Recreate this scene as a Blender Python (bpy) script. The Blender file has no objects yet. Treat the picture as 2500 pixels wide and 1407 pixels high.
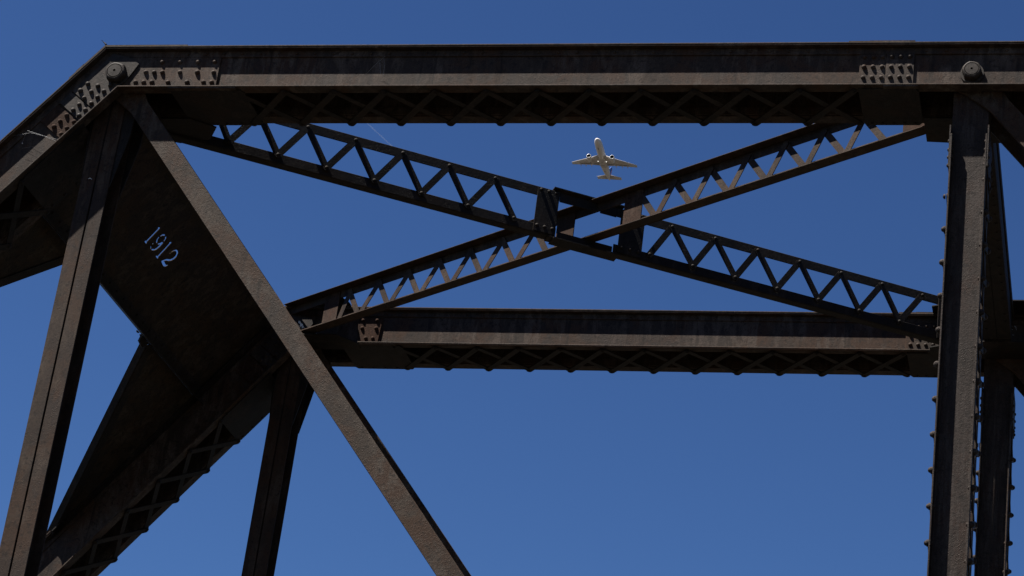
import bpy, bmesh, math, random
from mathutils import Vector, Matrix
random.seed(7)
R = math.radians
scene = bpy.context.scene
col = scene.collection

# ------------------------------------------------------------------ camera
CAM = Vector((8.05875, -15.8678, -9.61229))
YAW, PITCH, ROLL = R(-9.56907), R(24.03131), R(4.88967)
FPX, PX, PY = 5881.595, 1872.348, 956.261
cf = Vector((math.sin(YAW)*math.cos(PITCH), math.cos(YAW)*math.cos(PITCH), math.sin(PITCH)))
rt = Vector((math.cos(YAW), -math.sin(YAW), 0)); up = rt.cross(cf)
cr = math.cos(ROLL)*rt + math.sin(ROLL)*up
cu = -math.sin(ROLL)*rt + math.cos(ROLL)*up
cd = bpy.data.cameras.new('camera'); cam = bpy.data.objects.new('camera', cd); col.objects.link(cam)
cam.matrix_world = Matrix(((cr.x, cu.x, -cf.x, CAM.x), (cr.y, cu.y, -cf.y, CAM.y), (cr.z, cu.z, -cf.z, CAM.z), (0, 0, 0, 1)))
cd.sensor_width = 36; cd.lens = FPX*36/2500
cd.shift_x = (1250-PX)/2500; cd.shift_y = (PY-703.5)/2500
cd.clip_start = .5; cd.clip_end = 30000
scene.camera = cam

# ------------------------------------------------------------------ sky, sun, exposure
SUN = Vector((-.41, -.27, 1)).normalized()
w = bpy.data.worlds.new('World'); scene.world = w; w.use_nodes = True
nt = w.node_tree; nt.nodes.clear()
sk = nt.nodes.new('ShaderNodeTexSky'); sk.sky_type = 'NISHITA'; sk.sun_disc = False
sk.sun_elevation = math.asin(SUN.z); sk.sun_rotation = math.atan2(SUN.x, SUN.y)
sk.altitude = 0; sk.air_density = 1.0; sk.dust_density = .25; sk.ozone_density = 6
bg = nt.nodes.new('ShaderNodeBackground'); bg.inputs['Strength'].default_value = .05
wo = nt.nodes.new('ShaderNodeOutputWorld')
gm_ = nt.nodes.new('ShaderNodeGamma'); gm_.inputs[1].default_value = 1.5
nt.links.new(sk.outputs[0], gm_.inputs[0]); vm_ = nt.nodes.new('ShaderNodeVectorMath'); vm_.operation = 'SCALE'; vm_.inputs['Scale'].default_value = .284
nt.links.new(gm_.outputs[0], vm_.inputs[0]); nt.links.new(vm_.outputs[0], bg.inputs[0]); nt.links.new(bg.outputs[0], wo.inputs[0])
sl = bpy.data.lights.new('sun', 'SUN'); sl.energy = 5.0; sl.angle = R(.53); sl.color = (1, .95, .88)
so = bpy.data.objects.new('sun', sl); col.objects.link(so)
so.rotation_euler = SUN.to_track_quat('Z', 'Y').to_euler(); so.location = SUN*60
scene.view_settings.view_transform = 'Standard'; scene.view_settings.look = 'None'
scene.view_settings.exposure = 1.6; scene.view_settings.gamma = 1
scene.render.engine = 'CYCLES'
scene.cycles.max_bounces = 6

# ------------------------------------------------------------------ dimensions (metres)
H, B, L, W = .400, .286, 6.837, 4.684
AL = R(51.12); CA, SA = math.cos(AL), math.sin(AL); MT = math.tan(AL/2)
XP = -.0535                                   # pin centre beside the bend
ZL = -8.45                                    # lower panel points
YW = .201                                     # outer face of the chord web

# ------------------------------------------------------------------ materials
def noise(nt, vec, scale, detail=6, rough=.6, dist=0):
    n = nt.nodes.new('ShaderNodeTexNoise'); n.inputs['Scale'].default_value = scale
    n.inputs['Detail'].default_value = detail; n.inputs['Roughness'].default_value = rough
    n.inputs['Distortion'].default_value = dist
    nt.links.new(vec, n.inputs['Vector']); return n.outputs['Fac']
def ramp(nt, fac, stops):
    r = nt.nodes.new('ShaderNodeValToRGB'); e = r.color_ramp.elements
    while len(e) < len(stops): e.new(.5)
    for i, (p, c) in enumerate(stops):
        e[i].position = p; e[i].color = (c, c, c, 1) if isinstance(c, (float, int)) else (*c, 1)
    nt.links.new(fac, r.inputs[0]); return r.outputs[0]
def mix(nt, fac, a, b, mode='MIX'):
    m = nt.nodes.new('ShaderNodeMix'); m.data_type = 'RGBA'; m.blend_type = mode
    def put(sock, v):
        if isinstance(v, (tuple, float, int)):
            sock.default_value = (*v, 1) if isinstance(v, tuple) else ((v, v, v, 1) if sock.type == 'RGBA' else v)
        else: nt.links.new(v, sock)
    put(m.inputs[0], fac); put(m.inputs[6], a); put(m.inputs[7], b); return m.outputs[2]
ALB = .245
def steel(name, base, rust, pale, rustiness=.5, rough=.62, bump=.5, streak=(1, 1, .25), pits=1.0):
    m = bpy.data.materials.new(name); m.use_nodes = True; nt = m.node_tree
    rust = (rust[0]*1.0, rust[1]*1.0, rust[2]*.98); pale = tuple(x*1.25 for x in pale); base = tuple(x*.86 for x in base)
    base, rust, pale = [tuple(x*ALB for x in c_) for c_ in (base, rust, pale)]
    bs = nt.nodes['Principled BSDF']
    tc = nt.nodes.new('ShaderNodeTexCoord')
    mp = nt.nodes.new('ShaderNodeMapping'); mp.inputs['Scale'].default_value = streak
    nt.links.new(tc.outputs['Object'], mp.inputs[0])
    v = tc.outputs['Object']
    big = noise(nt, v, 2.3, 5, .65, .6); mid = noise(nt, mp.outputs[0], 11, 8, .7, .4); fine = noise(nt, v, 95, 4, .7)
    med = noise(nt, v, 24, 6, .7, .5)
    c = mix(nt, ramp(nt, big, [(.53-.12*rustiness, 0.0), (.62-.10*rustiness, .8)]), base, rust)
    c = mix(nt, mix(nt, 1.0, ramp(nt, mid, [(.46, 0.0), (.60, 1.0)]), ramp(nt, noise(nt, v, 1.7, 4, .6, .8), [(.38, .15), (.56, 1.0)]), 'MULTIPLY'), c, pale)
    c = mix(nt, ramp(nt, med, [(.36, .75), (.47, 0.0)]), c, tuple(x*.42 for x in base))
    mp2 = nt.nodes.new('ShaderNodeMapping'); mp2.inputs['Scale'].default_value = (9, 9, .9); nt.links.new(v, mp2.inputs[0])
    drips = mix(nt, 1.0, ramp(nt, noise(nt, mp2.outputs[0], 1.6, 5, .6, .4), [(.53, 0.0), (.66, 1.0)]), ramp(nt, noise(nt, v, 1.1, 3, .5, 1.0), [(.45, 0.0), (.60, .9)]), 'MULTIPLY')
    c = mix(nt, drips, c, tuple(x*.50 for x in base))
    c = mix(nt, 1.0, c, (1.05, .965, .90), 'MULTIPLY')
    c = mix(nt, 1.0, c, ramp(nt, fine, [(.28, .55), (.72, 1.45)]), 'MULTIPLY')
    # small rust blisters
    vo = nt.nodes.new('ShaderNodeTexVoronoi'); vo.inputs['Scale'].default_value = 70; nt.links.new(v, vo.inputs['Vector'])
    spot = ramp(nt, vo.outputs['Distance'], [(.05, 1.0), (.3, 0.0)])
    where = ramp(nt, noise(nt, v, 5, 4, .6, .3), [(.47, 0.0), (.6, 1.0)])
    blist = mix(nt, 1.0, spot, where, 'MULTIPLY')
    c = mix(nt, mix(nt, 1.0, blist, .5, 'MULTIPLY'), c, tuple(x*.8 for x in rust))
    nt.links.new(c, bs.inputs['Base Color'])
    nt.links.new(ramp(nt, mid, [(.3, rough), (.7, rough+.22)]), bs.inputs['Roughness'])
    bs.inputs['Specular IOR Level'].default_value = .12
    b1 = nt.nodes.new('ShaderNodeBump'); b1.inputs['Strength'].default_value = bump; b1.inputs['Distance'].default_value = .004
    hsum = nt.nodes.new('ShaderNodeMath'); hsum.operation = 'ADD'
    sc = nt.nodes.new('ShaderNodeMath'); sc.operation = 'MULTIPLY'; sc.inputs[1].default_value = 1.1*pits
    nt.links.new(blist, sc.inputs[0]); nt.links.new(sc.outputs[0], hsum.inputs[0]); nt.links.new(noise(nt, v, 42, 7, .75, .3), hsum.inputs[1])
    nt.links.new(hsum.outputs[0], b1.inputs['Height']); nt.links.new(b1.outputs[0], bs.inputs['Normal'])
    return m
def plain(name, colr, rough=.5, var=.1, scale=3, spec=.4, metal=0):
    m = bpy.data.materials.new(name); m.use_nodes = True; nt = m.node_tree; bs = nt.nodes['Principled BSDF']
    tc = nt.nodes.new('ShaderNodeTexCoord'); n = noise(nt, tc.outputs['Object'], scale, 5)
    c = mix(nt, ramp(nt, n, [(.3, 0.0), (.7, 1.0)]), tuple(x*(1-var) for x in colr), tuple(min(1, x*(1+var)) for x in colr))
    nt.links.new(c, bs.inputs['Base Color']); bs.inputs['Roughness'].default_value = rough
    bs.inputs['Specular IOR Level'].default_value = spec; bs.inputs['Metallic'].default_value = metal
    return m
M = {
 'steel': steel('weathered_steel', (.092, .063, .047), (.115, .060, .032), (.132, .102, .080)),
 'chord': steel('chord_steel', (.104, .078, .062), (.130, .068, .038), (.175, .142, .120), .45),
 'bar': steel('eyebar_steel', (.104, .076, .055), (.120, .060, .030), (.150, .126, .104), .75, .6, .95, (1, 1, .6), 1.6),
 'dark': steel('shade_toned_steel', (.040, .034, .030), (.060, .036, .022), (.066, .056, .050), .3),  # darker copy of the steel, with the shade of undersides put into its colour
 'plate': steel('portal_steel', (.072, .056, .040), (.090, .056, .028), (.110, .090, .066), .5, .7, .4),
 'post': steel('post_steel', (.088, .068, .058), (.095, .055, .040), (.118, .102, .094), .4, .6, .9, (2.2, 2.2, .22), 1.8),
 'rust': steel('rusty_steel', (.112, .066, .046), (.125, .060, .036), (.135, .098, .078), .7, .8, .6),
 'nut': steel('nut_steel', (.085, .074, .066), (.090, .058, .044), (.115, .100, .090), .3, .55, .4),
}

# ------------------------------------------------------------------ mesh helpers
class Frame:
    def __init__(s, o, u, v, w): s.o, s.u, s.v, s.w = Vector(o), Vector(u), Vector(v), Vector(w)
    def p(s, a, b, c): return s.o + s.u*a + s.v*b + s.w*c
X, Y, Z = Vector((1, 0, 0)), Vector((0, 1, 0)), Vector((0, 0, 1))
WORLD = Frame((0, 0, 0), X, Y, Z)
def hexa(bm, P):
    vs = [bm.verts.new(p) for p in P]
    for f in ((0, 3, 2, 1), (4, 5, 6, 7), (0, 1, 5, 4), (1, 2, 6, 5), (2, 3, 7, 6), (3, 0, 4, 7)):
        bm.faces.new([vs[i] for i in f])
def box(bm, F, a, b, c, m0=0, m1=0):
    """box in frame F; the a-ends are mitred: a0 -= c*m0, a1 += c*m1"""
    (a0, a1), (b0, b1), (c0, c1) = a, b, c
    P = []
    for cc in (c0, c1):
        for (aa, k, bb) in ((a0, -m0, b0), (a1, m1, b0), (a1, m1, b1), (a0, -m0, b1)):
            P.append(F.p(aa+k*cc, bb, cc))
    hexa(bm, P)
def prism(bm, F, pts, c0, c1):
    """polygon in (u, v) of F, extruded along w"""
    lo = [bm.verts.new(F.p(a, b, c0)) for a, b in pts]; hi = [bm.verts.new(F.p(a, b, c1)) for a, b in pts]
    bm.faces.new(lo[::-1]); bm.faces.new(hi); n = len(pts)
    for i in range(n): bm.faces.new((lo[i], lo[(i+1) % n], hi[(i+1) % n], hi[i]))
def strip(F, a, b, w, ends=True):
    """outline of a flat bar from a to b (2-D) of width w with rounded ends"""
    a, b = Vector(a), Vector(b); d = (b-a).normalized(); n = Vector((-d.y, d.x)); pts = []
    for c, s in ((b, 1), (a, -1)):
        for k in range(-3, 4):
            t = k*math.pi/6
            pts.append(tuple(c + (d*math.cos(t) + n*math.sin(t)*1.0)*s*w/2) if ends else None)
    if not ends:
        pts = [tuple(a-n*w/2), tuple(b-n*w/2), tuple(b+n*w/2), tuple(a+n*w/2)]
    return pts
def rivet(bm, c, n, r=.018, hgt=.8):
    c, n = Vector(c), Vector(n).normalized()
    u = n.orthogonal().normalized(); v = n.cross(u); rings = []
    jr = random.uniform(.93, 1.07); r *= jr
    for k in range(4):
        t = k*math.pi/8
        rings.append([bm.verts.new(c + (u*math.cos(a)+v*math.sin(a))*r*math.cos(t) + n*r*hgt*math.sin(t)) for a in [i*math.pi/5 for i in range(10)]])
    top = bm.verts.new(c+n*r*hgt)
    for k in range(3):
        for i in range(10):
            f = bm.faces.new((rings[k][i], rings[k][(i+1) % 10], rings[k+1][(i+1) % 10], rings[k+1][i])); f.smooth = True
    for i in range(10):
        f = bm.faces.new((rings[3][i], rings[3][(i+1) % 10], top)); f.smooth = True
def lathe(bm, F, prof, n=24, closed=True):
    """revolve [(axial, radius)] about F.w through F.o"""
    rings = [[bm.verts.new(F.p(r*math.cos(2*math.pi*i/n), r*math.sin(2*math.pi*i/n), a)) for i in range(n)] for a, r in prof]
    for k in range(len(prof)-1):
        for i in range(n):
            f = bm.faces.new((rings[k][i], rings[k][(i+1) % n], rings[k+1][(i+1) % n], rings[k+1][i])); f.smooth = True
    if closed:
        bm.faces.new(rings[0][::-1]); bm.faces.new(rings[-1])
def tube(bm, pts, r, n=5):
    rings = []
    for i, p in enumerate(pts):
        p = Vector(p); d = (Vector(pts[min(i+1, len(pts)-1)])-Vector(pts[max(i-1, 0)])).normalized()
        u = d.orthogonal().normalized(); v = d.cross(u)
        rr = r[i] if isinstance(r, (list, tuple)) else r
        rings.append([bm.verts.new(p+(u*math.cos(2*math.pi*k/n)+v*math.sin(2*math.pi*k/n))*rr) for k in range(n)])
    for a, b in zip(rings, rings[1:]):
        for k in range(n): bm.faces.new((a[k], a[(k+1) % n], b[(k+1) % n], b[k]))
    bm.faces.new(rings[0][::-1]); bm.faces.new(rings[-1])
BEV = {'top_chord', 'end_post', 'cover_plate', 'eyebar', 'post', 'lateral_strut', 'hip_hanger', 'hip_gusset_plate', 'hip_splice_plate', 'chord_splice_plate', 'post_splice_plate'}
def obj(name, bm, mat, parent=None, label=None, kind=None, origin=None):
    bmesh.ops.recalc_face_normals(bm, faces=bm.faces)
    if origin is not None: bmesh.ops.translate(bm, verts=bm.verts, vec=-Vector(origin))
    me = bpy.data.meshes.new(name); bm.to_mesh(me); bm.free()
    me.materials.append(mat)
    o = bpy.data.objects.new(name, me); col.objects.link(o)
    if origin is not None: o.location = origin
    if name in BEV:
        md = o.modifiers.new('edge_wear', 'BEVEL'); md.width = .0032; md.segments = 1; md.limit_method = 'ANGLE'; md.angle_limit = R(60)
    if parent: o.parent = parent
    if label: o['label'] = label
    if kind: o['kind'] = kind
    return o
def BM(): return bmesh.new()
def tag(o, label, cat, group=None):
    o['label'] = label; o['category'] = cat
    if group: o['group'] = group
    return o
def copy_part(o, parent, dy, label=None):
    c = o.copy(); col.objects.link(c); c.parent = parent
    c.location = o.location + Vector((0, dy, 0))
    if label: c['label'] = label
    for ch in list(o.children):
        d = ch.copy(); col.objects.link(d); d.parent = c
    return c

# ------------------------------------------------------------------ ground
g = BM()
S_ = 14000
vs = [g.verts.new((x, y, 0)) for x, y in ((-S_, -S_), (S_, -S_), (S_, S_), (-S_, S_))]; g.faces.new(vs)
gm = plain('ground_scrub', (.026, .022, .016), .95, .5, .2)
ground = obj('ground', g, gm); ground.location = (0, 0, -11.3); ground['kind'] = 'structure'

# ------------------------------------------------------------------ the bridge
bridge = bpy.data.objects.new('truss_bridge', None); col.objects.link(bridge)
tag(bridge, 'old dark brown riveted steel truss railway bridge, dated 1912, seen from below', 'bridge')

def section(bm, F, a0, a1, m0=0, m1=0):
    """two webs with outward angles, in a frame whose w runs from the laced side (0) to the covered side (H)"""
    for s in (-1, 1):
        o = lambda lo, hi: tuple(sorted((s*lo, s*hi)))
        box(bm, F, (a0, a1), o(.186, YW), (.0135, .3855), m0, m1)          # web
        box(bm, F, (a0, a1), o(YW+.0005, .213), (.316, .3735), m0, m1)      # top angle, upright leg
        box(bm, F, (a0, a1), o(YW+.0005, .259), (.374, .3857), m0, m1)     # top angle, flat leg
        box(bm, F, (a0, a1), o(.180, B), (0, .0130), m0, m1)               # bottom flange
        box(bm, F, (a0, a1), o(.172, .1857), (.0135, .085), m0, m1)        # inner leg
        # toe fillet of the bottom flange
        P = []
        for aa, k in ((a0, -m0), (a1, m1)):
            tri = [(s*YW, .0132), (s*(YW+.022), .0132), (s*YW, .036)]
            P.append([bm.verts.new(F.p(aa+k*c, b, c)) for b, c in tri])
        bm.faces.new(P[0]); bm.faces.new(P[1][::-1])
        for i in range(3): bm.faces.new((P[0][i], P[0][(i+1) % 3], P[1][(i+1) % 3], P[1][i]))
def cover(bm, F, a0, a1, m0=0, m1=0):
    box(bm, F, (a0, a1), (-.262, .262), (.386, .400), m0, m1)
def lace_x(parent, F, nodes, mat, z=-.007):
    """crossed lacing bars under a chord: from (x_i, -.2) to (x_i+1, .27)"""
    for i in range(len(nodes)-1):
        for (p, q, k) in (((nodes[i], -.215), (nodes[i+1], .266), 0), ((nodes[i], .266), (nodes[i+1], -.215), 1)):
            bm = BM(); zz = z-.0085*k-.002
            prism(bm, F, strip(F, p, q, .055), zz-.004, zz+.004)
            for e in (p, q): rivet(bm, F.p(e[0], e[1], zz-.004), -F.w, .016, .7)
            obj('lacing_bar', bm, mat, parent)

def chord(yc, x1, far):
    F = Frame((0, yc, 0), X, Y, Z)
    bm = BM(); section(bm, F, 0, x1, MT)
    # rows of flange rivets
    x = .5
    while x < x1-.1:
        if not 5.9 < x < 6.4:
            rivet(bm, F.p(x, -YW-.0125, .345), -Y, .013)
        rivet(bm, F.p(x+.04, -.262, .0130), Z, .011, .45)
        x += .162 if far else .152
    c = obj('top_chord', bm, M['chord'], bridge, 'upper chord on the far side of the bridge' if far else 'upper chord on the near side of the bridge')
    bm = BM(); cover(bm, F, 0, x1, MT); obj('cover_plate', bm, M['steel'], c)
    bm = BM(); box(bm, F, (0, .50), (-.255, .255), (.4005, .411), MT); obj('top_splice_plate', bm, M['steel'], c)
    bm = BM(); box(bm, F, (5.83, 6.30), (-.255, .255), (.4005, .411)); box(bm, F, (5.99, 6.34), (-.25, .25), (.4110, .417)); obj('top_splice_plate', bm, M['steel'], c)
    # battens under the chord
    for a, bq in ((.425, 1.03), (5.925, 6.385)):
        bm = BM(); prism(bm, F, [(a, -.24), (bq-.02, -.24), (bq, -.2), (bq, .25), (bq-.03, .292), (a+.02, .292), (a, .26)], -.0125, -.0005)
        for i in range(5): rivet(bm, F.p(a+.06+i*(bq-a-.12)/4, .262, -.0125), -Z, .014, .6)
        obj('batten_plate', bm, M['dark'], c)
    bm = BM(); box(bm, F, (.42, .98), (-.282, -.2405), (-.011, -.0005)); obj('flange_splice', bm, M['chord'], c)
    bm = BM(); box(bm, F, (6.12, 6.385), (-.282, -.2405), (-.011, -.0005))
    obj('flange_splice', bm, M['chord'], c)
    lace_x(c, F, [.95+.4115*i for i in range(13)], M['dark'])
    if not far:
        bm = BM(); prism(bm, Frame((0, yc, 0), X, Z, -Y), [(-.09, .040), (.787, .040), (.787, .3145), (-.17, .3145)], YW+.0006, .2160)
        for x, z in [(.179, .177), (.248, .176), (.317, .176), (.464, .176), (.610, .175), (.747, .174), (.109, .084), (.177, .084), (.246, .084), (.381, .083), (.541, .083), (.678, .083), (.746, .082), (.3, .27), (.45, .27), (.6, .27), (.74, .27)]:
            rivet(bm, F.p(x, -.2160, z), -Y, .0205, .95)
        obj('hip_splice_plate', bm, M['chord'], c)
        bm = BM(); Fs = Frame((0, yc, 0), X, Z, -Y)
        prism(bm, Fs, [(5.921, .038), (6.121, .038), (6.121, .3145), (5.921, .3145)], YW+.0006, .2155)
        prism(bm, Fs, [(6.1225, .038), (6.340, .038), (6.340, .3145), (6.1225, .3145)], YW+.0006, .2185)
        for i in range(6):
            for z, dx in ((.107, 0), (.2, .002), (.289, .003)):
                rivet(bm, F.p(5.953+i*.0695+dx, -(.2155 if i < 3 else .2185), z), -Y, .0195, .95)
        obj('chord_splice_plate', bm, M['chord'], c)
    else:
        bm = BM(); Fs = Frame((0, yc, 0), X, Z, -Y)
        prism(bm, Fs, [(.575, .042), (.778, .042), (.795, .30), (.545, .30)], YW+.0006, .2195)
        for x, z in [(.6, .185), (.742, .185), (.652, .078), (.722, .078), (.6, .27), (.742, .27)]: rivet(bm, F.p(x, -.2195, z), -Y, .0205, .95)
        obj('hip_splice_plate', bm, M['rust'], c, 'small rusty plate with four rivets')
        bm = BM()
        prism(bm, Fs, [(5.905, .038), (6.36, .038), (6.36, .3145), (5.905, .3145)], YW+.0006, .2165)
        for i in range(6):
            for z in (.09, .185, .28): rivet(bm, F.p(5.95+i*.072, -.2165, z), -Y, .0195, .95)
        obj('chord_splice_plate', bm, M['chord'], c)
        bm = BM(); box(bm, F, (-.1, .56), (-.262, -YW-.016), (.0137, .026)); box(bm, F, (.50, 5.9), (-.2835, -.262), (-.0075, -.0008)); obj('edge_strip', bm, M['rust'], c)
    return c

def pin(F, r, depth, parent, mat):
    """big hexagonal pin nut with a domed collar and a centre hole, axis F.w"""
    bm = BM(); n = 6; prof = [(0, r*1.02), (depth*.62, r*1.02), (depth*.86, r*.93), (depth, r*.78)]
    rings = []
    for a, rr in prof:
        ring = []
        for i in range(24):
            t = 2*math.pi*i/24; hx = math.cos(math.pi/6)/math.cos((t+.2) % (math.pi/3)-math.pi/6)
            k = 1 if a <= depth*.62 else .45
            rad = rr*(hx*k+(1-k)*.97)
            ring.append(bm.verts.new(F.p(rad*math.cos(t), rad*math.sin(t), a)))
        rings.append(ring)
    for a, b in zip(rings, rings[1:]):
        for i in range(24): bm.faces.new((a[i], a[(i+1) % 24], b[(i+1) % 24], b[i]))
    # annular face, groove, pin end, centre hole
    prof2 = [(depth, r*.78), (depth, r*.70), (depth-.006, r*.68), (depth-.006, r*.65), (depth+.002, r*.62), (depth+.003, r*.12), (depth-.03, r*.10)]
    prev = rings[-1]
    for a, rr in prof2[1:]:
        ring = [bm.verts.new(F.p(rr*math.cos(2*math.pi*i/24), rr*math.sin(2*math.pi*i/24), a)) for i in range(24)]
        for i in range(24): bm.faces.new((prev[i], prev[(i+1) % 24], ring[(i+1) % 24], ring[i]))
        prev = ring
    bm.faces.new(prev)
    # washer behind
    lathe(bm, Frame(F.o-F.w*.02, F.u, F.v, F.w), [(0, r*1.12), (.0195, r*1.12)])
    return obj('pin_nut', bm, mat, parent)

near_chord = chord(0, 2*L+.8, False)
far_chord = chord(W, 2*L+.8, True)
for c, yc in ((near_chord, 0), (far_chord, W)):
    for i, px_ in enumerate((XP, L+XP, 2*L+XP)):
        ya = .230 if i == 0 else .222
        pin(Frame((px_, yc-ya, .150 if i == 0 else .141), X, Z, -Y), .090 if i == 0 else .080, .062, c, M['nut'])
        bm = BM(); lathe(bm, Frame((px_, yc-.24, .145), X, Z, Y), [(0, .06), (.48, .06)]); obj('pin', bm, M['dark'], c)

# end posts: frame with u running down the slope, w towards the cover
def end_post(yc, far):
    F = Frame((0, yc, 0), (-CA, 0, -SA), Y, (-SA, 0, CA))
    bm = BM(); section(bm, F, 0, 10.9, MT)
    u = .9
    while u < 10: rivet(bm, F.p(u, -.262, .0130), F.w, .011, .4); u += .152
    e = obj('end_post', bm, M['chord'], bridge, 'sloping end post on the far side' if far else 'sloping end post on the near side')
    bm = BM(); cover(bm, F, 0, 10.9, MT); obj('cover_plate', bm, M['steel'], e)
    bm = BM(); box(bm, F, (0, .20), (-.255, .255), (.4005, .411), MT); box(bm, F, (.03, .12), (-.25, .25), (.4105, .419)); obj('top_splice_plate', bm, M['steel'], e)
    bm = BM(); prism(bm, F, [(.40, -.24), (1.02, -.24), (1.06, -.2), (1.06, .26), (1.02, .292), (.42, .292), (.40, .26)], -.0125, -.0005)
    for i in range(5): rivet(bm, F.p(.47+i*.13, .262, -.0125), -F.w, .014, .6)
    obj('batten_plate', bm, M['dark'], e)
    lace_x(e, F, [1.06+.407*i for i in range(8)], M['dark'])
    bm = BM()
    for i in range(16):
        n0 = 1.06+.407*(7+i)
        for (p, q, k) in (((n0, -.215), (n0+.407, .275), 0), ((n0, .275), (n0+.407, -.215), 1)):
            prism(bm, F, strip(F, p, q, .062), -.013-.0085*k, -.005-.0085*k)
    obj('lower_lacing', bm, M['dark'], e, kind='stuff')
    Fs = Frame((0, yc, 0), (CA, 0, SA), (-SA, 0, CA), -Y)         # u up the slope, v across, w outward
    bm = BM()
    prism(bm, Fs, [(-.257, .040), (.13, .040), (.262, .068), (.262, .155), (.19, .3145), (-.257, .3145)], .2165, .2290)
    for s, t in [(-.02, .1), (-.09, .1), (-.16, .1), (-.23, .095), (-.09, .18), (-.16, .18), (-.235, .18), (-.13, .26), (-.21, .26)]:
        rivet(bm, Fs.p(s, t, .2290), -Y, .0205, .95)
    obj('hip_gusset_plate', bm, M['nut'], e)
    bm = BM(); prism(bm, Fs, [(-.395, .040), (-.264, .040), (-.264, .3145), (-.395, .3145)], YW+.0006, .2240)
    for s, t in [(-.30, .17), (-.365, .17), (-.30, .09), (-.368, .09)]: rivet(bm, Fs.p(s, t, .2240), -Y, .0205, .95)
    obj('post_splice_plate', bm, M['nut'], e)
    bm = BM(); prism(bm, Fs, [(-.605, .036), (-.408, .036), (-.408, .3145), (-.605, .3145)], YW+.0006, .2165)
    for s, t in [(-.43, .085), (-.505, .085), (-.57, .08), (-.43, .18), (-.50, .18), (-.565, .18)]: rivet(bm, Fs.p(s, t, .2165), -Y, .0205, .95)
    obj('post_splice_plate', bm, M['rust'], e, 'reddish rusty splice plate')
    return e
near_end = end_post(0, False); far_end = end_post(W, True)
# bent strip of metal on top of the hip
bm = BM(); tube(bm, [(-.195, -.20, .41), (-.215, -.215, .445), (-.252, -.225, .475)], [.010, .008, .003]); obj('bent_strip', bm, M['nut'], near_end, 'bent scrap of metal sticking up from the hip')

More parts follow.
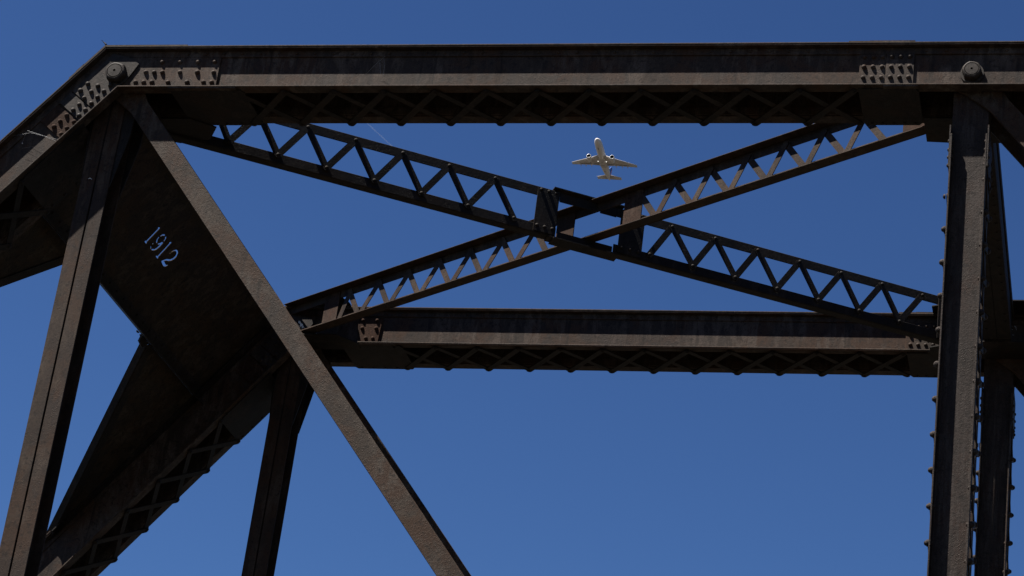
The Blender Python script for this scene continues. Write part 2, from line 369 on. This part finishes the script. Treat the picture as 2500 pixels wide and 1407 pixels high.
# ------------------------------------------------------------------ portal between the end posts
T0 = .385
FP = Frame((0, 0, 0), Y, (CA, 0, SA), (-SA, 0, CA))     # u across, v up the slope, w towards the cover
def portal():
    mat = M['plate']
    bm = BM()
    prism(bm, FP, [(.20, -1.05), (W-.20, -1.05), (W-.20, .12), (.20, .12)], T0-.003, T0+.003)
    tmp = obj('portal_strut', bm, mat)
    cut = BM()
    def seg(pts, wd):
        for i, (a, b) in enumerate(zip(pts, pts[1:])):
            a, b = Vector(a), Vector(b); d = (b-a).normalized(); n = Vector((-d.y, d.x))
            if len(pts) > 2: a = a-d*.001; b = b+d*.001
            w0 = (wd[i] if isinstance(wd, list) else wd)*1.3; w1 = (wd[i+1] if isinstance(wd, list) else wd)*1.3
            k = .0004*(i % 2)
            prism(cut, FP, [tuple(a-n*w0/2), tuple(b-n*w1/2), tuple(b+n*w1/2), tuple(a+n*w0/2)], T0-.03-k, T0+.03+k)
    for one in ([(2.032, -.351), (2.047, -.516)], [(2.310, -.349), (2.332, -.515)]): seg(one, .0145)
    for s in ([(2.026, -.518), (2.068, -.520)], [(2.307, -.520), (2.352, -.521)], [(2.014, -.357), (2.040, -.345)], [(2.293, -.354), (2.320, -.344)]): seg(s, .010)
    seg([(2.131, -.383), (2.138, -.362), (2.168, -.347)], .011)
    seg([(2.192, -.349), (2.212, -.362), (2.222, -.385)], .012)
    seg([(2.126, -.400), (2.139, -.428), (2.164, -.446)], .012)
    seg([(2.190, -.444), (2.210, -.428), (2.222, -.404)], [.008, .013, .018])
    seg([(2.224, -.403), (2.232, -.439), (2.231, -.475), (2.217, -.503), (2.186, -.518)], [.020, .018, .015, .012, .009])
    seg([(2.168, -.519), (2.144, -.505)], .008)
    seg([(2.133, -.484), (2.137, -.472)], .009)
    seg([(2.418, -.412), (2.420, -.402)], .007)
    seg([(2.420, -.394), (2.427, -.372), (2.445, -.351), (2.474, -.346), (2.502, -.358), (2.520, -.385), (2.518, -.420), (2.494, -.450), (2.458, -.468), (2.438, -.490), (2.424, -.513)], [.006, .007, .009, .013, .016, .018, .018, .015, .013, .012, .012])
    seg([(2.428, -.508), (2.450, -.506), (2.484, -.513), (2.515, -.511), (2.531, -.488)], [.012, .022, .020, .016, .005])
    bmesh.ops.recalc_face_normals(cut, faces=cut.faces)
    me = bpy.data.meshes.new('cutter'); cut.to_mesh(me); cut.free(); co = bpy.data.objects.new('cutter', me); col.objects.link(co)
    md = tmp.modifiers.new('cut', 'BOOLEAN'); md.operation = 'DIFFERENCE'; md.solver = 'EXACT'; md.use_self = True; md.object = co
    dg = bpy.context.evaluated_depsgraph_get(); dg.update()
    nm = bpy.data.meshes.new_from_object(tmp.evaluated_get(dg))
    tmp.modifiers.clear(); tmp.data = nm
    bpy.data.objects.remove(co); tmp.parent = bridge
    if not nm.materials: nm.materials.append(mat)
    tmp['label'] = 'solid portal plate with the date 1912 cut through it'
    # flange angles along the edges (below the plate, on the side towards the camera)
    bm = BM()
    box(bm, FP, (.21, W-.21), (-1.064, -1.0535), (T0-.115, T0+.02))
    box(bm, FP, (.21, W-.21), (-1.053, -.955), (T0-.0175, T0-.0065))
    for i in range(26): rivet(bm, FP.p(.35+i*.16, -.985, T0-.0175), -FP.w, .016, .7)
    obj('lower_flange', bm, M['dark'], tmp)
    bm = BM(); box(bm, FP, (.27, W-.27), (.12, .131), (T0-.1, T0+.01)); box(bm, FP, (.27, W-.27), (.04, .119), (T0-.0175, T0-.0065)); obj('upper_flange', bm, M['dark'], tmp)
    for s in (0, 1):
        fx = (lambda y: y) if s == 0 else (lambda y: W-y)
        knee = [(1.47, -1.066), (.21, -2.94), (.21, -1.066)]
        if s: knee = knee[::-1]
        bm = BM(); prism(bm, FP, [(fx(a), b) for a, b in knee], T0-.024, T0-.013)
        k = obj('knee_plate', bm, mat, tmp)
        a, b = Vector((fx(1.50), -1.10)), Vector((fx(.21), -2.98)); d = (b-a).normalized(); n = Vector((d.y, -d.x))*(1 if s == 0 else -1); a = a-n*.0; b = b-n*.0
        bm = BM(); prism(bm, FP, [tuple(a), tuple(b), tuple(b+n*.010), tuple(a+n*.010)], T0-.03, T0+.045)
        prism(bm, FP, [tuple(a+n*.011), tuple(b+n*.011), tuple(b+n*.095), tuple(a+n*.095)], T0-.036, T0-.0245)
        obj('knee_flange', bm, M['dark'], k)
        bm = BM(); prism(bm, FP, [(fx(1.49), -1.068), (fx(1.66), -1.068), (fx(1.62), -1.13), (fx(1.52), -1.145)], T0-.035, T0-.0125)
        for q in (1.55, 1.62, 1.70): rivet(bm, FP.p(fx(q), -1.07, T0+.005), -FP.v, .018, .9)
        obj('knee_clip', bm, M['dark'], k)
        # angle joining the plate to the end post
        bm = BM(); y0, y1 = sorted((fx(.205), fx(.31))); box(bm, FP, (y0, y1), (-2.9, -.1), (T0-.036, T0-.0245))
        for i in range(20): rivet(bm, FP.p(fx(.285), -.3-i*.13, T0-.036), -FP.w, .016, .7)
        obj('side_flange', bm, M['dark'], k)
portal()

# ------------------------------------------------------------------ hangers at the hips
def hanger(yc, label):
    xc, hw, yd = -.108, .120, .105
    F = Frame((xc, yc, 0), X, Y, Z)
    bm = BM()
    for sy in (-1, 1):
        ys = tuple(sorted((sy*yd, sy*(yd-.011))))
        box(bm, F, (-hw, -.006), ys, (ZL, .05)); box(bm, F, (.006, hw), ys, (ZL, .05))
        yi = tuple(sorted((sy*(yd-.0112), sy*(yd-.07))))
        box(bm, F, (-.014, -.0055), yi, (ZL, .05)); box(bm, F, (.0055, .014), yi, (ZL, .05))
    box(bm, F, (-.005, .005), (-yd+.02, yd-.02), (ZL, .05))
    z = -.9
    while z > ZL+.2:
        z -= .9
    o = obj('hip_hanger', bm, M['steel'], bridge, label)
    for sy in (-1, 1):
        bm = BM(); Fs = Frame((xc, yc, 0), X, Z, -Y); a = sorted((-sy*(yd+.0006), -sy*(yd+.0126)))
        if sy < 0: a = [yd-.0235, yd-.0115]
        else: a = [-(yd+.0126), -(yd+.0006)]
        prism(bm, Fs, [(-hw-.0, -.80), (hw+.0, -.80), (.205, -.33), (.22, .16), (-.14, .16), (-.15, -.33)], a[0], a[1])
        obj('pin_plate', bm, M['dark'], o)
    return o
hanger(0, 'near hip hanger of paired angles, sunlit below')
hanger(W, 'far hip hanger of paired angles, all in shade')

# ------------------------------------------------------------------ eyebar diagonals
def eyebar(x0, yc, slope, ya, label, wd=.160, zb=ZL):
    ang = math.atan2(1, slope); d = Vector((math.cos(ang), -math.sin(ang))); n = Vector((d.y, -d.x))
    c0 = Vector((x0, .145)); c1 = c0 + d*((.145-zb)/math.sin(ang))
    Fs = Frame((0, yc, 0), X, Z, -Y)
    def head(c, s):
        pts = []; R0 = .165
        t0 = math.asin((wd/2)/R0)
        for k in range(-9, 10):
            t = k/9*(math.pi-t0*1.9)
            pts.append(c + (-s*d*math.cos(t) + n*math.sin(t)*s)*R0)
        return pts
    h0, h1 = head(c0, 1), head(c1, -1)
    # neck
    pts = h0 + [c0+d*.33+n*wd/2*(1)] + [c1-d*.33+n*wd/2] + h1 + [c1-d*.33-n*wd/2, c0+d*.33-n*wd/2]
    # choose the winding that does not cross
    if (h0[-1]-(c0+d*.33+n*wd/2)).length > (h0[-1]-(c0+d*.33-n*wd/2)).length:
        pts = h0 + [c0+d*.33-n*wd/2, c1-d*.33-n*wd/2] + h1 + [c1-d*.33+n*wd/2, c0+d*.33+n*wd/2]
    bm = BM(); prism(bm, Fs, [tuple(p) for p in pts], ya, ya+.025)
    return obj('eyebar', bm, M['bar'], bridge, label)
for yc, nm in ((0, 'near'), (W, 'far')):
    eyebar(XP+.004, yc, .7955, .143, f'outer eyebar of the {nm} end panel diagonal')
    eyebar(XP+.004, yc, .7955, -.168, f'inner eyebar of the {nm} end panel diagonal')
    eyebar(L+XP, yc, .835, .143, f'outer eyebar of the {nm} second panel diagonal', .17)
    eyebar(L+XP, yc, .835, -.168, f'inner eyebar of the {nm} second panel diagonal', .17)

# ------------------------------------------------------------------ laced posts
def post(xc, yc, label):
    F = Frame((xc, yc, 0), X, Y, Z); hw = .138
    bm = BM()
    for s in (-1, 1):
        o = lambda a, b: tuple(sorted((s*a, s*b)))
        box(bm, F, (-hw+.0005, hw-.0005), o(.128, .1385), (ZL, .22))
        for sx in (-1, 1):
            xx = tuple(sorted((sx*hw, sx*(hw-.0135)))); box(bm, F, xx, o(.1387, .219), (ZL, -.385))
            x2 = tuple(sorted((sx*(hw-.0136), sx*(hw-.028))))                     # root fillet
            box(bm, F, x2, o(.1387, .146), (ZL, -.386))
    o = obj('post', bm, M['post'], bridge, label)
    # tie plates and lacing on the two sides
    for sx in (-1, 1):
        Fs = Frame((xc, yc, 0), Y, Z, X*sx)
        bm = BM(); box(bm, Fs, (-.216, .216), (-.665, -.31), (hw+.0005, hw+.010))
        for z in (-.431, -.505, -.570, -.640):
            for y in (-.178, .178): rivet(bm, Fs.p(y, z, hw+.010), X*sx, .016, .8)
        for z in (-.431, -.501, -.565, -.630):
            rivet(bm, Fs.p(-.178, z, hw-.0137), -X*sx, .013, .8)
        obj('tie_plate', bm, M['post'], o)
        bm = BM(); z = -.905 if sx < 0 else -.76; y = -1
        while z > ZL+.3:
            z2 = z-.1375
            for (ya, za, yb, zb, k) in ((-.178, z, .178, z2, 0), (.178, z2, -.178, z-.275, 1)):
                prism(bm, Fs, strip(Fs, (ya, za), (yb, zb), .05), hw+.0008+k*.0085, hw+.0088+k*.0085)
            for yy, zz in ((-.178, z), (.178, z2)):
                rivet(bm, Fs.p(yy, zz, hw+.0175), X*sx, .021, .95)
                rivet(bm, Fs.p(yy, zz, hw-.0137), -X*sx, .016, .8)
            z -= .275
        obj('post_lacing', bm, M['post'], o)
    return o
post(L+XP, 0, 'near vertical post, half its face sunlit')
post(L+XP, W, 'far vertical post, mostly in shade')

# ------------------------------------------------------------------ top lateral bracing
def lateral(name, o0, d, n, runs, zlo, zhi, face, nodes, lz, battens, mat, label, leg=.088, wd=.058):
    """frame: u along the strut, v up, w towards the camera side (n)"""
    F = Frame(o0, d, Z, n); root = None
    bm = BM()
    for (a, b) in runs:
        for (z0, s) in ((zlo, 1), (zhi, -1)):
            zz = tuple(sorted((z0, z0+s*leg))); box(bm, F, (a, b), zz, (-.0105, 0))                       # upright leg
            zt = tuple(sorted((z0, z0+s*.010)))
            ww = (.0004, leg-.002 if s < 0 else leg+.010) if face > 0 else (-leg-.012, -.0109); box(bm, F, (a, b), zt, ww)       # flat leg
    root = obj(name, bm, mat, bridge, label)
    wl = .001
    for seq in nodes:
        for i, ((a, za), (b, zb)) in enumerate(zip(seq, seq[1:])):
            bm = BM(); k = (i % 2)*.0078
            prism(bm, F, strip(F, (a, za), (b, zb), wd), wl+k, wl+k+.0074)
            if face < 0:
                for (c, zc) in ((a, za),) if i % 2 else ((a, za), (b, zb)):
                    rivet(bm, F.p(c, zc, wl+.0074*2+.0006), n, .0165, .9)
            obj('lacing_bar', bm, mat, root)
    for (a, b, sk) in battens:
        bm = BM(); w0 = .0006
        prism(bm, F, [(a+sk, zlo+.012), (b+sk, zlo+.012), (b, zhi-.012), (a, zhi-.012)], w0, w0+.009)
        if face < 0:
            for q in (.15, .5, .85):
                for z in (zlo+.065, zhi-.03): rivet(bm, F.p(a+(b-a)*q, z, w0+.009), n, .0165, .9)
        obj('batten_plate', bm, M['rust'] if face > 0 else mat, root)
    return root
# A: near left to far right.  x -> distance along strut
sA = .6106; kA = math.hypot(1, sA); dA = Vector((1/kA, sA/kA, 0)); nA = Vector((sA/kA, -1/kA, 0))
ax = lambda x: x*kA
zt, zb = .352, .025
botL = [.606+.353*i for i in range(7)]; topL = [.78+.353*i for i in range(7)]
seqL = [(ax(.45), zt)]
for b_, t_ in zip(botL, topL): seqL += [(ax(b_), zb), (ax(t_), zt)]
seqL = seqL[:-1]
topR = [3.955+.3545*i for i in range(7)]; botR = [3.80+.3495*i for i in range(7)]
seqR = []
for b_, t_ in zip(botR, topR): seqR += [(ax(b_), zb), (ax(t_), zt)]
latA = lateral('lateral_strut', (0, .255, 0), dA, nA, [(ax(.06), ax(3.056)), (ax(3.512), ax(6.66))], -.045, .400, -1, [seqL, seqR], 0,
        [(ax(.30), ax(.465), 0), (ax(2.88), ax(3.05), 0), (ax(3.545), ax(3.735), 0), (ax(6.23), ax(6.42), 0)], M['dark'], 'shaded laced strut running from the near hip to the far post')  # shade of this strut's sun-averted face is carried by the darker steel tone
FA = Frame((0, .255, 0), dA, Z, nA)
for bx_ in (((ax(3.0), ax(3.56)), (.4115, .4215), (-.115, .03)), ((ax(3.04), ax(3.56)), (-.068, -.057), (-.115, .03)), ((ax(3.058), ax(3.352)), (.306, .3885), (-.0105, .0)),
            ((ax(3.38), ax(3.51)), (.306, .3885), (-.0105, .0)), ((ax(3.07), ax(3.505)), (-.0465, .0115), (-.0105, .0)), ((ax(3.0), ax(3.56)), (-.0565, -.047), (-.10, .012))):
    bm = BM(); box(bm, FA, *bx_); obj('crossing_splice', bm, M['dark'], latA)
# B: far left to near right
sB = -.61; kB = math.hypot(1, sB); dB = Vector((1/kB, sB/kB, 0)); nB = Vector((sB/kB, -1/kB, 0))
bx = lambda x: x*kB
zt2, zb2 = .345, .045
botB = [.755+.3535*i for i in range(7)]; topB = [.60+.352*i for i in range(8)]
sB1 = []
for i in range(7): sB1 += [(bx(topB[i]), zt2), (bx(botB[i]), zb2)]
topB2 = [3.785+.346*i for i in range(7)]; botB2 = [3.975+.3475*i for i in range(7)]
sB2 = []
for i in range(7): sB2 += [(bx(topB2[i]), zt2), (bx(botB2[i]), zb2)]
latB = lateral('lateral_strut', (0, 4.362, 0), dB, nB, [(bx(-.16), bx(6.68))], .0135, .400, 1, [[(bx(.50), zb2)]+sB1, sB2], 0,
        [(bx(.30), bx(.475), 0), (bx(2.945), bx(3.13), 0), (bx(3.64), bx(3.82), 0), (bx(6.20), bx(6.42), 0)], M['steel'], 'brown laced strut running from the far hip to the near post')
# horizontal gusset plates that tie the struts to the chords, above and below
def gusset(pts, z0, z1, lab=None):
    bm = BM(); prism(bm, WORLD, pts, z0, z1)
    cx = sum(p[0] for p in pts)/len(pts)
    obj('gusset_plate', bm, M['dark'], bridge)
for z0, z1 in ((-.0118, -.0006), (.4008, .4108)):
    e = 0 if z0 < 0 else .004
    gusset([(6.395, .17), (7.2, .17), (7.2, .545), (6.62, .545), (6.395, .525)], z0-e*0-.0125*(z0 < 0), z1-.0125*(z0 < 0))
    gusset([(.08, .17), (.44, .17) if z0 < 0 else (.60, .17), (.62, .31), (.50, .50), (.22, .56), (.08, .50)], z0-.0125*(z0 < 0), z1-.0125*(z0 < 0))
    gusset([(.02, W-.17), (.60 if z0 < 0 else .46, W-.17), (.62 if z0 < 0 else .46, W-.30), (.46 if z0 < 0 else .42, W-(.50 if z0 < 0 else .42)), (.02, W-(.50 if z0 < 0 else .36))], z0-.0125*(z0 < 0)+(.0115 if z0 > 0 else 0), z1-.0125*(z0 < 0)+(.0115 if z0 > 0 else 0))
    gusset([(6.15, W-.17), (7.2, W-.17), (7.2, W-.54), (6.5, W-.54), (6.15, W-.40)], z0-.0125*(z0 < 0), z1-.0125*(z0 < 0))

# ------------------------------------------------------------------ transverse strut between the two posts
def cross_strut(xc, label):
    bm = BM(); x0, x1 = xc-.125, xc+.127
    for xx, s in ((x0, 1), (x1, -1)):
        for z0, t in ((.0005, 1), (.399, -1)):
            y_ = (.30, W-.30)
            box(bm, WORLD, tuple(sorted((xx, xx+s*.011))), y_, tuple(sorted((z0, z0+t*.09))))
            box(bm, WORLD, tuple(sorted((xx+s*.0112, xx+s*.095))), y_, tuple(sorted((z0, z0+t*.010))))
    o = obj('cross_strut', bm, M['plate'], bridge, label)
    bm = BM(); box(bm, WORLD, (x0+.001, xc-.002), (.57, W-.57), (-.0095, -.0005)); box(bm, WORLD, (xc+.002, x1-.001), (.57, W-.57), (-.0095, -.0005))
    for i in range(22):
        for sx in (-.09, .09): rivet(bm, (xc+sx, .65+i*.155, -.0095), -Z, .014, .7)
    obj('soffit_plate', bm, M['dark'], o)
    for sx in (x0+.0115, x1-.0205):
        bm = BM(); box(bm, WORLD, (sx, sx+.009), (.31, W-.31), (.012, .388)); obj('web_plate', bm, M['dark'], o)
    for y0, y1 in ((.55, .30), (W-.55, W-.30)):
        bm = BM(); box(bm, WORLD, (x0+.002, x1-.002), tuple(sorted((y0, y1))), (-.012, -.0005)); obj('batten_plate', bm, M['dark'], o)
cross_strut(L+XP+.0, 'transverse strut between the two vertical posts')

# ------------------------------------------------------------------ lower part of the bridge (below the picture)
bm = BM()
for yc in (0, W):
    for s in (-.2, .17): box(bm, WORLD, (-7.0, 2*L+.8), (yc+s, yc+s+.03), (ZL-.08, ZL+.08))
obj('bottom_chord', bm, M['steel'], bridge)
bm = BM()
for x in (-6.8, XP, L+XP): box(bm, WORLD, (x-.12, x+.12), (.3, W-.3), (ZL-.5, ZL+.05))
obj('floor_beam', bm, M['dark'], bridge)
bm = BM(); x = -7.0
while x < 2*L+.6: box(bm, WORLD, (x, x+.22), (.75, W-.75), (ZL+.35, ZL+.55)); x += .36
for y in (W/2-.72, W/2+.65):
    box(bm, WORLD, (-7.0, 2*L+.8), (y, y+.07), (ZL+.552, ZL+.70))
for y in (1.2, W-1.4): box(bm, WORLD, (-7.0, 2*L+.8), (y, y+.2), (ZL+.052, ZL+.348))
obj('track_deck', bm, plain('old_timber', (.06, .05, .04), .9, .4, 6), bridge)

# ------------------------------------------------------------------ chalk, droppings (writing and marks on the far chord)
white = plain('chalk_white', (.42, .42, .42), .9, .3, 30)
drop = plain('bird_droppings', (.55, .52, .44), .85, .35, 40)
def chalk(strokes, yf, r, mat, parent, label, name='chalk_mark'):
    bm = BM(); Fs = Frame((0, yf, 0), X, Z, -Y)
    for s in strokes:
        for i, (a, b) in enumerate(zip(s, s[1:])):
            prism(bm, Fs, strip(Fs, a, b, r*random.uniform(.8, 1.2)), .0005+.0006*(i % 2), .002+.0006*(i % 2))
    obj(name, bm, mat, parent, label)
yf = W-YW
chalk([[(6.868, .295), (6.882, .312), (6.893, .302), (6.884, .284), (6.878, .268), (6.900, .268)], [(6.913, .302), (6.925, .300), (6.930, .288), (6.934, .262)], [(6.836, .232), (6.853, .224)], [(6.862, .216), (6.915, .210)]], yf, .0035, white, far_chord, 'chalked 22 and dashes beside the post')
yn = W-.2290
chalk([[(.12, .135), (.135, .155), (.146, .145), (.135, .130)], [(.075, .112), (.125, .116)]], yf, .008, plain('faded_chalk', (.12, .12, .12), .9, .3, 30), far_end, 'faded chalk ring and dash')
bm = BM()
for (x, z, r_) in ((-.012, .200, .016), (.004, .186, .013), (.010, .168, .019), (.026, .160, .012), (.022, .146, .008), (.036, .150, .007), (-.020, .214, .009)):
    c_ = Vector((x, W-.2925-.0005*random.random(), z)); pts_ = []
    for k in range(9):
        t = 2*math.pi*k/9; rr_ = r_*random.uniform(.6, 1.15); pts_.append((c_.x+rr_*math.cos(t), c_.z+rr_*.8*math.sin(t)))
    prism(bm, Frame((0, c_.y, 0), X, Z, -Y), pts_, -.002, .0022*random.uniform(.6, 1))
obj('bird_droppings', bm, drop, far_chord, 'white bird droppings on the far hip pin nut')
# web threads
thread = plain('spider_silk', (.20, .20, .21), .6, .2, 9)
def web(name, lines, label, r=.0007):
    bm = BM()
    for ln in lines:
        pts = [Vector(p) for p in ln]
        tube(bm, pts, r, 3)
    o = obj(name, bm, thread, origin=lines[0][0]); tag(o, label, 'cobweb', 'cobweb threads on the steelwork'); return o
web('cobweb', [[(2.0, -.215, .135), (2.08, -.26, .20), (2.165, -.272, .285)], [(2.155, -.268, .27), (2.16, -.24, .2), (2.15, -.21, .13)], [(2.12, -.25, .24), (2.13, -.215, .15)]], 'cobweb threads across the web of the near upper chord')
web('cobweb', [[(-.42, -.226, -.452), (-.52, -.245, -.435), (-.66, -.255, -.405), (-.82, -.225, -.415)], [(-.45, -.225, -.46), (-.56, -.25, -.425), (-.70, -.24, -.375)], [(-.73, -.22, -.48), (-.715, -.235, -.42), (-.70, -.245, -.39)], [(-.72, -.225, -.53), (-.63, -.235, -.52), (-.54, -.222, -.53)]], 'tangle of cobweb threads on the sloping near end post', .0006)
bm = BM(); bmesh.ops.create_icosphere(bm, subdivisions=2, radius=.006); 
o = obj('cobweb_tuft', bm, thread); o.location = (-.728, -.221, -.482); tag(o, 'tiny pale cobweb tuft on the near end post', 'cobweb')
bm = BM(); tube(bm, [(-.165, -.112, -.742), (-.150, -.118, -.738), (-.134, -.112, -.746)], [.002, .004, .002], 5)
o = obj('feather', bm, white, origin=(-.15, -.118, -.742)); tag(o, 'tiny white feather caught on the shaded upper hanger', 'feather')

# ------------------------------------------------------------------ airliner
def airliner():
    D = 1235.0
    def ray(x, y): return (cf + cr*((x-PX)/FPX) - cu*((y-PY)/FPX))
    ctr = CAM + ray(1472.7, 392)*D
    root = bpy.data.objects.new('airliner', None); col.objects.link(root)
    tag(root, 'small white twin engine airliner passing overhead, seen from underneath', 'airplane')
    # nose direction in camera space (x right, y up, z towards the camera)
    ppm = FPX/D
    a = Vector((-4.3, 19.6, 31.8)).normalized()
    wv = Vector((34.0, -2.27, 0)); wv.z = -(wv.x*a.x+wv.y*a.y)/a.z; wv.normalize()     # towards picture right
    upv = wv.cross(a)                                  # which way is the plane's back
    if upv.z > 0: upv = -upv
    cm = Matrix((cr, cu, -cf)).transposed()
    A, Wv, U = cm @ a, cm @ wv, cm @ upv
    mw = Matrix(((A.x, Wv.x, U.x, 0), (A.y, Wv.y, U.y, 0), (A.z, Wv.z, U.z, 0), (0, 0, 0, 1)))
    root.matrix_world = Matrix.Translation(ctr) @ mw
    wht = plain('aircraft_white', (.52, .48, .445), .75, .06, .3, .2); gry = plain('aircraft_grey', (.42, .385, .355), .75, .15, .5, .15)
    dk = plain('intake_dark', (.008, .008, .010), 1.0, .1, 3, 0); met = plain('intake_lip', (.50, .50, .51), .4, .05, 3, .4, .2); blu = plain('fin_blue', (.03, .07, .22), .4); line_ = plain('flap_gap', (.10, .09, .085), .7)
    red = plain('tail_red', (.45, .12, .08), .5)
    Fx = Frame((0, 0, 0), (0, 1, 0), (0, 0, 1), (1, 0, 0))
    bm = BM()
    prof = [(18.8, .05), (18.6, .45), (18.1, .9), (17.2, 1.35), (15.8, 1.75), (14, 1.95), (12, 1.98), (-5, 1.98), (-8, 1.85), (-11, 1.5), (-14, 1.05), (-16.5, .65), (-18.3, .32), (-18.8, .12)]
    rings = []
    for xx, r in prof:
        dz = 0 if xx > -5 else (-5-xx)*.085
        if xx > 14: dz = -(xx-14)*.09
        rings.append([bm.verts.new((xx, r*math.cos(t), r*math.sin(t)*1.04+dz)) for t in [2*math.pi*i/20 for i in range(20)]])
    for q, s in zip(rings, rings[1:]):
        for i in range(20): f = bm.faces.new((q[i], q[(i+1) % 20], s[(i+1) % 20], s[i])); f.smooth = True
    bm.faces.new(rings[0]); bm.faces.new(rings[-1][::-1])
    fus = obj('fuselage', bm, wht, root)
    bm = BM()   # belly fairing
    rr = []
    for xx, r in [(6.5, .3), (5.2, 1.5), (3, 2.1), (-3, 2.15), (-5, 1.6), (-6.3, .3)]:
        rr.append([bm.verts.new((xx, r*math.cos(t), -.75+.62*r*math.sin(t)*1.05)) for t in [math.pi+math.pi*i/10 for i in range(11)]])
    for q, s in zip(rr, rr[1:]):
        for i in range(10): f = bm.faces.new((q[i], q[i+1], s[i+1], s[i])); f.smooth = True
    obj('belly_fairing', bm, gry, root)
    bm = BM(); Fb = Frame((0, 0, 0), X, Y, Z)
    for xx, yy, sx, sy in ((12.5, 0, 1.8, .35), (1.2, 0, 1.0, .25), (-1.5, 0, .25, 1.6), (-6.8, 0, 1.8, .3)):
        zz = -2.09 if xx > 4 or xx < -5 else -2.14
        if xx < -5: zz = -1.86
        box(bm, Fb, (xx-sx/2, xx+sx/2), (yy-sy/2, yy+sy/2), (zz, zz+.15))
    obj('belly_panel', bm, line_, root)
    def wing(s, name, pts, t0, t1, dih, zz, mat):
        """pts: (x_le, x_te, y) stations"""
        bm = BM(); rg = []
        for i, (le, te, y) in enumerate(pts):
            t = t0+(t1-t0)*i/(len(pts)-1); c = le-te; z = zz+y*math.tan(dih); ring = []
            for fx, fz in ((0, 0), (.08, .45), (.35, .6), (.7, .32), (1, 0), (.7, -.22), (.35, -.38), (.08, -.35)):
                ring.append(bm.verts.new((le-c*fx, s*y, z+fz*t*c)))
            rg.append(ring)
        for q, r_ in zip(rg, rg[1:]):
            for i in range(8): f = bm.faces.new((q[i], q[(i+1) % 8], r_[(i+1) % 8], r_[i])); f.smooth = True
        bm.faces.new(rg[0][::-1]); bm.faces.new(rg[-1])
        return obj(name, bm, mat, root)
    for s in (-1, 1):
        wg = wing(s, 'wing', [(6.2, -3.2, 1.2), (3.2, -3.4, 6.0), (.8, -4.0, 10.5), (-2.9, -5.0, 17.2)], .15, .14, R(4.5), -1.15, gry)
        bm = BM()
        for (y0, y1, xa, xb) in ((2.2, 5.4, -1.7, -1.8), (6.4, 12.8, -2.0, -3.2)):
            zf = lambda y: -1.15+y*math.tan(R(4.5))-.30
            a0, b0 = (xa, s*y0, zf(y0)), (xb, s*y1, zf(y1))
            P = []
            for dz in (0, .18):
                P += [Vector(a0)+Vector((.13, 0, dz)), Vector(b0)+Vector((.13, 0, dz)), Vector(b0)+Vector((-.13, 0, dz)), Vector(a0)+Vector((-.13, 0, dz))]
            hexa(bm, P)
        obj('flap_gap', bm, line_, wg)
        for y in (6.5, 9.6, 12.4):
            bm = BM(); z = -1.15+y*math.tan(R(4.5))-.38; x0 = -1.4-(y-5)*.13
            tube(bm, [(x0, s*y, z), (x0-.8, s*y, z-.15), (x0-2.0, s*y, z-.12), (x0-3.1, s*y, z+.15)], [.05, .2, .2, .05], 8); obj('flap_fairing', bm, gry, wg)
        wing(s, 'tailplane', [(-13.4, -17.6, .6), (-16.3, -18.6, 6.4)], .12, .10, R(6), .9, gry)
        # engine
        Fe = Frame((3.9, s*6.1, -2.25), Y, Z, X)
        bm = BM(); lathe(bm, Fe, [(-2.2, .62), (-1.2, .88), (.2, 1.18), (1.6, 1.26), (2.4, 1.20)], 24, False)
        en = obj('engine', bm, wht, root)
        bm = BM(); lathe(bm, Fe, [(2.4, 1.20), (2.60, 1.14), (2.57, 1.03), (2.4, 1.02)], 24, False); obj('intake_lip', bm, met, en)
        bm = BM(); lathe(bm, Fe, [(2.0, .05), (1.9, 1.0), (2.56, 1.025)], 24, False); obj('intake', bm, dk, en)
        bm = BM(); lathe(bm, Fe, [(-3.3, .25), (-2.2, .48), (-2.0, .6)], 16, True); obj('exhaust_cone', bm, line_, en)
        bm = BM(); box(bm, Frame((0, 0, 0), X, Y, Z), (.5, 5.0), (s*6.1-.14, s*6.1+.14), (-1.15, -.75)); obj('pylon', bm, gry, en)
        bm = BM(); bmesh.ops.create_icosphere(bm, subdivisions=2, radius=.20); bmesh.ops.translate(bm, verts=bm.verts, vec=(1.3, s*2.15, -1.75))
        lm = bpy.data.materials.get('landing_light') or bpy.data.materials.new('landing_light'); lm.use_nodes = True
        bs = lm.node_tree.nodes['Principled BSDF']; bs.inputs['Emission Color'].default_value = (1, .97, .9, 1); bs.inputs['Emission Strength'].default_value = .6
        obj('landing_light', bm, lm, root)
    bm = BM(); Ff = Frame((0, 0, 0), X, Z, Y)
    prism(bm, Ff, [(-11.5, 1.9), (-16.0, 7.9), (-18.2, 7.9), (-17.6, 1.5)], -.18, .18); fin = obj('fin', bm, blu, root)
    bm = BM(); prism(bm, Ff, [(-16.6, 1.7), (-17.7, 7.5), (-18.25, 7.5), (-17.7, 1.2)], -.2, .2); obj('rudder', bm, red, fin)
    # contrail, far above
    D2 = 7000.0
    p0, p1 = CAM+ray(880, 286)*D2, CAM+ray(975, 374)*D2
    bm = BM(); n = 14; tube(bm, [p0.lerp(p1, i/n) for i in range(n+1)], [1.3*(1+.25*math.sin(i*1.7)) for i in range(n+1)], 10)
    cm_ = bpy.data.materials.new('contrail'); cm_.use_nodes = True; nt = cm_.node_tree; bs = nt.nodes['Principled BSDF']
    bs.inputs['Base Color'].default_value = (.85, .88, .92, 1); bs.inputs['Roughness'].default_value = 1; bs.inputs['Alpha'].default_value = .09
    c = obj('contrail', bm, cm_, origin=p0); tag(c, 'faint thin white contrail in the sky behind the laced struts', 'contrail')
airliner()
